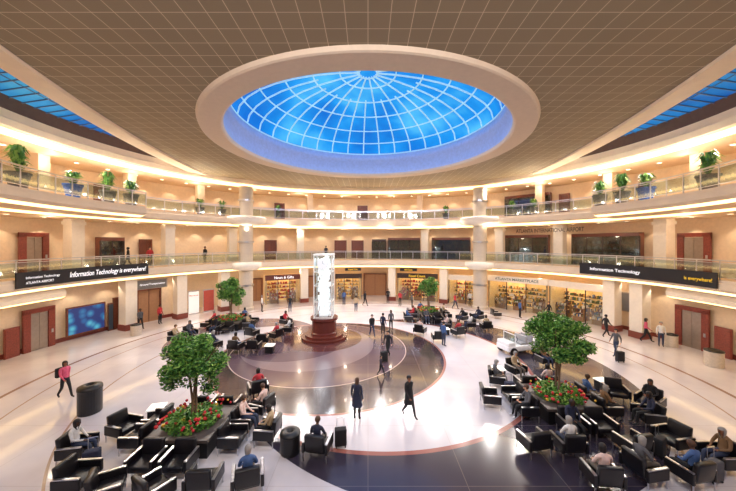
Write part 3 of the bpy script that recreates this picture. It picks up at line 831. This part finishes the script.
def pfl(pose,px,py,deg,*a,**k):
    X,Y=fl(px,py)
    lim=ep(tpx(px,.9),.9)
    if Y>lim.y: X,Y=lim.x,lim.y
    q=place(X,Y,.3)
    if q: return person(pose,q[0],q[1],deg,*a,**k)
K=(28,28,32);N=(36,42,66);G=(90,90,95);W=(225,222,218);B=(70,100,150);R=(190,50,60);PK=(215,90,120);J=(50,60,85);BE=(190,165,130)
walker=pfl('walk',65,398,75,PK,K,'person in a pink jacket walking with a backpack',1,0,True)
pfl('stand',357,420,165,N,K,'person in a dark navy coat standing on pale floor',0,1,True,coat=True)
pfl('walk',409,417,30,K,K,'person in black walking across the floor',1,0,False,coat=True)
pfl('walk',372,337,20,K,J,'person in dark clothes walking near the glass tower',0,0)
pfl('stand',383,335,150,N,K,'person in navy clothes standing in a small group',1,0)
pfl('stand',391,331,200,G,K,'person in grey clothes standing in a small group',0,1,True)
pfl('walk',388,358,-40,K,K,'person in black pulling luggage',0,0)
pfl('walk',381,376,60,(60,50,60),K,'child in dark clothes walking',0,0,False,sc=.65)
pfl('walk',616,356,-70,G,J,'person in a grey top striding past the planter',0,0)
pfl('walk',646,339,40,PK,K,'person in a pink top walking near the wall',1,0,True)
pfl('stand',661,338,-30,W,J,'person in a white top standing near the elevators',0,2)
pfl('walk',606,337,90,K,K,'person in black walking near the store',2,0)
pfl('stand',440,343,120,B,J,'person in a blue shirt standing by the chairs',0,0)
for (px,py,dg,sh,pa) in ((344,305,0,B,J),(365,306,40,K,K),(400,306,-30,R,K),(412,308,90,G,K),(290,312,20,K,J),(160,320,80,R,K),(137,322,60,G,K),(356,312,170,BE,J),(470,306,0,W,K),(520,318,90,B,K),(549,320,-90,K,K),(455,309,40,R,J),(262,312,100,W,K),(388,303,0,K,K)):
    pfl('walk' if px%2 else 'stand',px,py,dg,sh,pa,'distant person in %s top near the shops'%{B:'a blue',K:'a black',R:'a red',W:'a white',G:'a grey',N:'a navy',BE:'a beige'}[sh],px%3,px%4)
for px,dg in ((128,-60),(150,30),(326,0),(434,20),(545,60),(205,-20)):
    t=tpx(px,1.3); p=ep(t,1.3,5.2); person('stand' if px%2 else 'walk',p.x,p.y,dg,random.choice((K,N,R,W)),K,'person on the second level walkway behind the railing',px%3,0,z=5.2)
cs=[W,K,BE,B,R,G,N,(120,90,60),(230,200,190)]
lab={W:'white',K:'black',BE:'beige',B:'blue',R:'red',G:'grey',N:'navy',(120,90,60):'brown',(230,200,190):'pale pink'}
for i,(X,Y,dg,oi) in enumerate(SEATS):
    if i in (0,1,3,6,8,9,10,11,12,14,15,16,18,20,22,24,27,29,31) or (i>=32 and i%4!=1):
        a=math.radians(dg); fx,fy=X+math.sin(a)*.7,Y-math.cos(a)*.7
        if not free(fx,fy,.06,oi): continue
        OCC.append((fx,fy,.2))
        c=cs[(i*5+2)%9]
        person('sit',X+.0,Y,dg,c,random.choice((K,J,(110,100,90))),'person in a %s top seated in a lounge chair'%lab[c],i%3,(i*3)%4,i%2==0,white=i%3==0)

# ------------------------------------------------------------------ luggage, bins
bm=bmesh.new(); box(bm,0,0,.36,.42,.26,.58); bevel(bm,.04); sc_b=mesh_from(bm,'b',True)
bm=bmesh.new(); tube(bm,(-.13,.08,.64),(-.13,.08,1.0),.012,6); tube(bm,(.13,.08,.64),(.13,.08,1.0),.012,6); tube(bm,(-.14,.08,1.0),(.14,.08,1.0),.018,6); sc_h=mesh_from(bm,'h')
bm=bmesh.new(); tube(bm,(-.02,0,.035),(.02,0,.035),.035,10); sc_w=mesh_from(bm,'w')
for (px,py,dg,c,nm) in ((338,447,10,K,'black'),(384,362,30,K,'black'),(92,470,20,N,'navy'),(660,456,30,K,'black'),(512,398,0,N,'navy'),(620,362,0,K,'black'),(700,478,10,G,'grey')):
    X,Y=fl(px,py); q=place(X,Y,.26)
    if not q: continue
    r=ob('suitcase',None,loc=(q[0],q[1],0),rz=math.radians(dg),label='%s rolling suitcase with raised handle'%nm,cat='suitcase')
    b_=bpy.data.objects.new('shell',sc_b); COL.objects.link(b_); b_.parent=r
    if len(sc_b.materials)==0: sc_b.materials.append(blkm)
    setmats(b_,[cl(c)])
    ob('handle',sc_h,[chrome],r)
    for sx in (-.16,.16):
        for sy in (-.09,.09): ob('wheel',sc_w,[blkm],r,loc=(sx,sy,0))
X,Y=walker.location.x,walker.location.y
bm=bmesh.new(); box(bm,0,0,0,.3,.17,.45); bevel(bm,.06,3); ob('backpack',mesh_from(bm,'bp',True),[cl(K)],loc=(X-.21,Y-.05,1.22),rz=math.radians(75),label='black backpack worn by the walking person',cat='backpack')
def bin_(px,py,r,h,m,label):
    X,Y=fl(px,py)
    if px!=90:
        q=place(X,Y,r+.05)
        if not q: return
        X,Y=q
    root=ob('trash_can',None,loc=(X,Y,0),label=label,cat='trash can')
    bm=bmesh.new(); lathe(bm,[(0,0),(r*.95,0),(r,.05),(r,h*.82),(r*1.04,h*.84),(r*1.04,h*.88)],28); ob('body',mesh_from(bm,'b'),[m],root)
    bm=bmesh.new(); lathe(bm,[(r*1.04,h*.88),(r,h*.95),(r*.6,h),(r*.35,h),(r*.33,h*.9),(0,h*.9)],28); ob('lid',mesh_from(bm,'l',True),[blkm],root)
bin_(90,412,.42,1.2,mat('bin_dark',(30,30,34),.35),'round glossy black trash can on the open floor')
bin_(296,452,.34,.75,blkm,'round black bin beside the lounge chair')
bin_(714,366,.42,1.0,stone,'round stone trash can by the elevator lobby')
bin_(665,346,.36,.9,stone,'round stone trash can near the wall')
bin_(136,335,.36,.9,stone,'round stone trash can near the display')
# ------------------------------------------------------------------ glass tower
X,Y=(-3.4,23.3)
root=ob('glass_tower',None,loc=(X,Y,0),label='tall clear glass clock column on a stepped red-brown round base',cat='sculpture')
rb=mat('red_brown_granite',(100,46,38),.25,noise=.2,scale=20)
bm=bmesh.new(); lathe(bm,[(0,0),(1.75,0),(1.75,.16),(1.45,.16),(1.45,.32),(1.2,.32),(0,.32)],40); ob('step',mesh_from(bm,'st'),[rb],root,label='round stepped base')
bm=bmesh.new(); lathe(bm,[(1.0,.32),(1.0,.45),(.93,.5),(.93,1.3),(1.05,1.42),(1.05,1.6),(0,1.6)],40); ob('pedestal',mesh_from(bm,'pd'),[rb],root)
tg=glassmat('tower_glass',(246,250,252),.10,.1)
for (sx,sy,rz_) in ((0,-.66,0),(0,.66,0),(.66,0,PI/2),(-.66,0,PI/2)):
    bm=bmesh.new(); box(bm,sx,sy,4.0,1.3,.02,4.7,0,rz=rz_); ob('glass_panel',mesh_from(bm,'gp'),[tg],root,label='clear glass panel')
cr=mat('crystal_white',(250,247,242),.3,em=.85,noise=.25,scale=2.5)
bm=bmesh.new()
for q in range(12):
    zz=1.85+q*.37; s_=.66-.12*(q%2); box(bm,0,0,zz,s_,s_,.34,0,rz=q*.45)
for q in range(40):
    a=q*2.4; rr=.45; zz=1.8+q*.11; box(bm,rr*math.cos(a),rr*math.sin(a),zz,.09,.09,.34,0,rz=a)
ob('crystal_core',mesh_from(bm,'gs'),[cr],root,label='faceted white crystal core',kind='stuff')
bm=bmesh.new()
whp=mat('tower_frame_white',(235,232,226),.35,em=.15)
for sx in (-1,1):
    for sy in (-1,1): box(bm,sx*.68,sy*.68,4.0,.06,.06,4.8)
for zz in (1.65,2.85,4.05,5.1,6.35): 
    for s in (-1,1): box(bm,0,s*.68,zz,1.42,.04,.05); box(bm,s*.68,0,zz,.04,1.42,.05)
ob('frame',mesh_from(bm,'fr'),[whp],root)
bm=bmesh.new(); box(bm,0,0,6.42,1.5,1.5,.08); ob('cap',mesh_from(bm,'cp'),[whp],root)
bm=bmesh.new(); tube(bm,(0,-.69,5.72),(0,-.72,5.72),.42,28,mi=0)
for q in range(12):
    g=q*PI/6; box(bm,.35*math.sin(g),-.725,5.72+.35*math.cos(g),.03,.01,.05,1)
box(bm,0,-.73,5.84,.03,.01,.24,1); box(bm,.08,-.73,5.72,.18,.01,.03,1)
cfm=mesh_from(bm,'cf')
for k in range(4):
    ob('clock_face',cfm,[mat('clock_face_pale',(236,238,238),.3,em=.3),mat('clock_hand_grey',(90,90,95),.4)],root,rz=k*PI/2,label='pale round clock face with grey hands')
light('POINT',(X,Y,6.2),60,(1,.95,.9),.1,name='tower_lamp')
# ------------------------------------------------------------------ white cart
root=ob('electric_cart',None,loc=(cx_,cy_,0),rz=math.radians(15),label='small white open electric cart with windshield',cat='cart')
wp=mat('cart_white',(238,238,240),.25)
bm=bmesh.new(); box(bm,0,0,.45,2.5,1.2,.36); bevel(bm,.09,3); ob('body',mesh_from(bm,'b',True),[wp],root)
bm=bmesh.new(); box(bm,-.95,0,.72,.55,1.12,.28); bevel(bm,.08,3); ob('hood',mesh_from(bm,'h',True),[wp],root)
bm=bmesh.new(); box(bm,.98,0,.74,.5,1.12,.3); bevel(bm,.06,3); ob('cargo_box',mesh_from(bm,'cb',True),[wp],root)
bm=bmesh.new(); box(bm,-.68,0,1.05,.03,1.05,.5,rx=0); ob('windshield',mesh_from(bm,'w'),[gl],root)
bm=bmesh.new(); tube(bm,(-.68,-.54,.8),(-.68,-.54,1.32),.025,6); tube(bm,(-.68,.54,.8),(-.68,.54,1.32),.025,6); tube(bm,(-.68,-.54,1.32),(-.68,.54,1.32),.025,6); ob('windshield_frame',mesh_from(bm,'wf'),[wp],root)
seatw=mat('cart_seat_grey',(170,168,170),.5)
for x0 in (.0,.5):
    bm=bmesh.new(); box(bm,x0,0,.7,.42,1.0,.14); box(bm,x0+.2,0,.95,.1,1.0,.42); bevel(bm,.03); ob('bench',mesh_from(bm,'be'),[seatw],root)
bm=bmesh.new()
for q in range(16):
    a=2*PI*q/16; a2=2*PI*(q+1)/16; tube(bm,(-.42,-.25+.17*math.cos(a),1.0+.17*math.sin(a)),(-.42,-.25+.17*math.cos(a2),1.0+.17*math.sin(a2)),.02,6)
tube(bm,(-.42,-.25,1.0),(-.66,-.25,.8),.02,6); ob('steering_wheel',mesh_from(bm,'sw'),[blkm],root)
bm=bmesh.new(); tube(bm,(0,-.07,0),(0,.07,0),.27,20,mi=0); tube(bm,(0,-.08,0),(0,.08,0),.13,12,mi=1); whm=mesh_from(bm,'wh')
for sx in (-.85,.85):
    for sy in (-.58,.58): ob('wheel',whm,[blkm,chrome],root,loc=(sx,sy,.27))
# ------------------------------------------------------------------ balcony plants
potb=mat('pot_blue',(36,84,160),.3); potg=mat('pot_grey',(110,100,92),.5)
def plant(px,off,z,pm,h,label,sc=1.3):
    t=tpx(px,off); r=ob('potted_plant',None,loc=ep(t,off,z),label=label,cat='potted plant',scale=(sc,sc,sc))
    bm=bmesh.new(); lathe(bm,[(0,0),(.24,0),(.36,.6),(.4,.62),(.4,.7),(.34,.7),(.32,.64),(0,.62)],20); ob('pot',mesh_from(bm,'po',False),[pm],r)
    bm=bmesh.new()
    for _ in range(90):
        a=random.uniform(0,2*PI); l=random.uniform(.2,.55); hh=random.uniform(.35,1)*h
        d=Vector((math.cos(a),math.sin(a),0)); s=Vector((-d.y,d.x,0))*.05
        p0=Vector((0,0,.64)); p1=d*l*.5+Vector((0,0,.64+hh)); p2=d*l+Vector((0,0,.64+hh*.75))
        v=[bm.verts.new(q) for q in (p0-s*.3,p0+s*.3,p1+s,p1-s,p2)]
        f=bm.faces.new((v[0],v[1],v[2],v[3])); f2=bm.faces.new((v[3],v[2],v[4])); f.material_index=f2.material_index=random.randrange(3)
    ob('leaves',mesh_from(bm,'le'),leafm,r,kind='stuff')
for px,pm,h in ((18,potg,1.2),(73,potb,.7),(108,potg,1.1),(131,potg,.9),(600,potg,.9),(622,potg,1.1),(646,potb,.8),(708,potg,1.1)):
    plant(px,-1.3,10.1,pm,h,'leafy plant in a %s pot behind the glass railing'%('blue' if pm==potb else 'grey'))
for px in (200,222,278,446,512,534):
    plant(px,1.1,10.1,potg,.9,'leafy plant in a grey pot behind the glass railing',1.1)
# ------------------------------------------------------------------ camera
cam=bpy.data.cameras.new('cam'); co=bpy.data.objects.new('camera',cam); COL.objects.link(co)
co.location=(0,0,CAMZ); co.rotation_euler=(PI/2,0,0); cam.sensor_width=36; cam.lens=F/736*36; cam.shift_y=-2.5/736; cam.clip_start=.05
S.camera=co
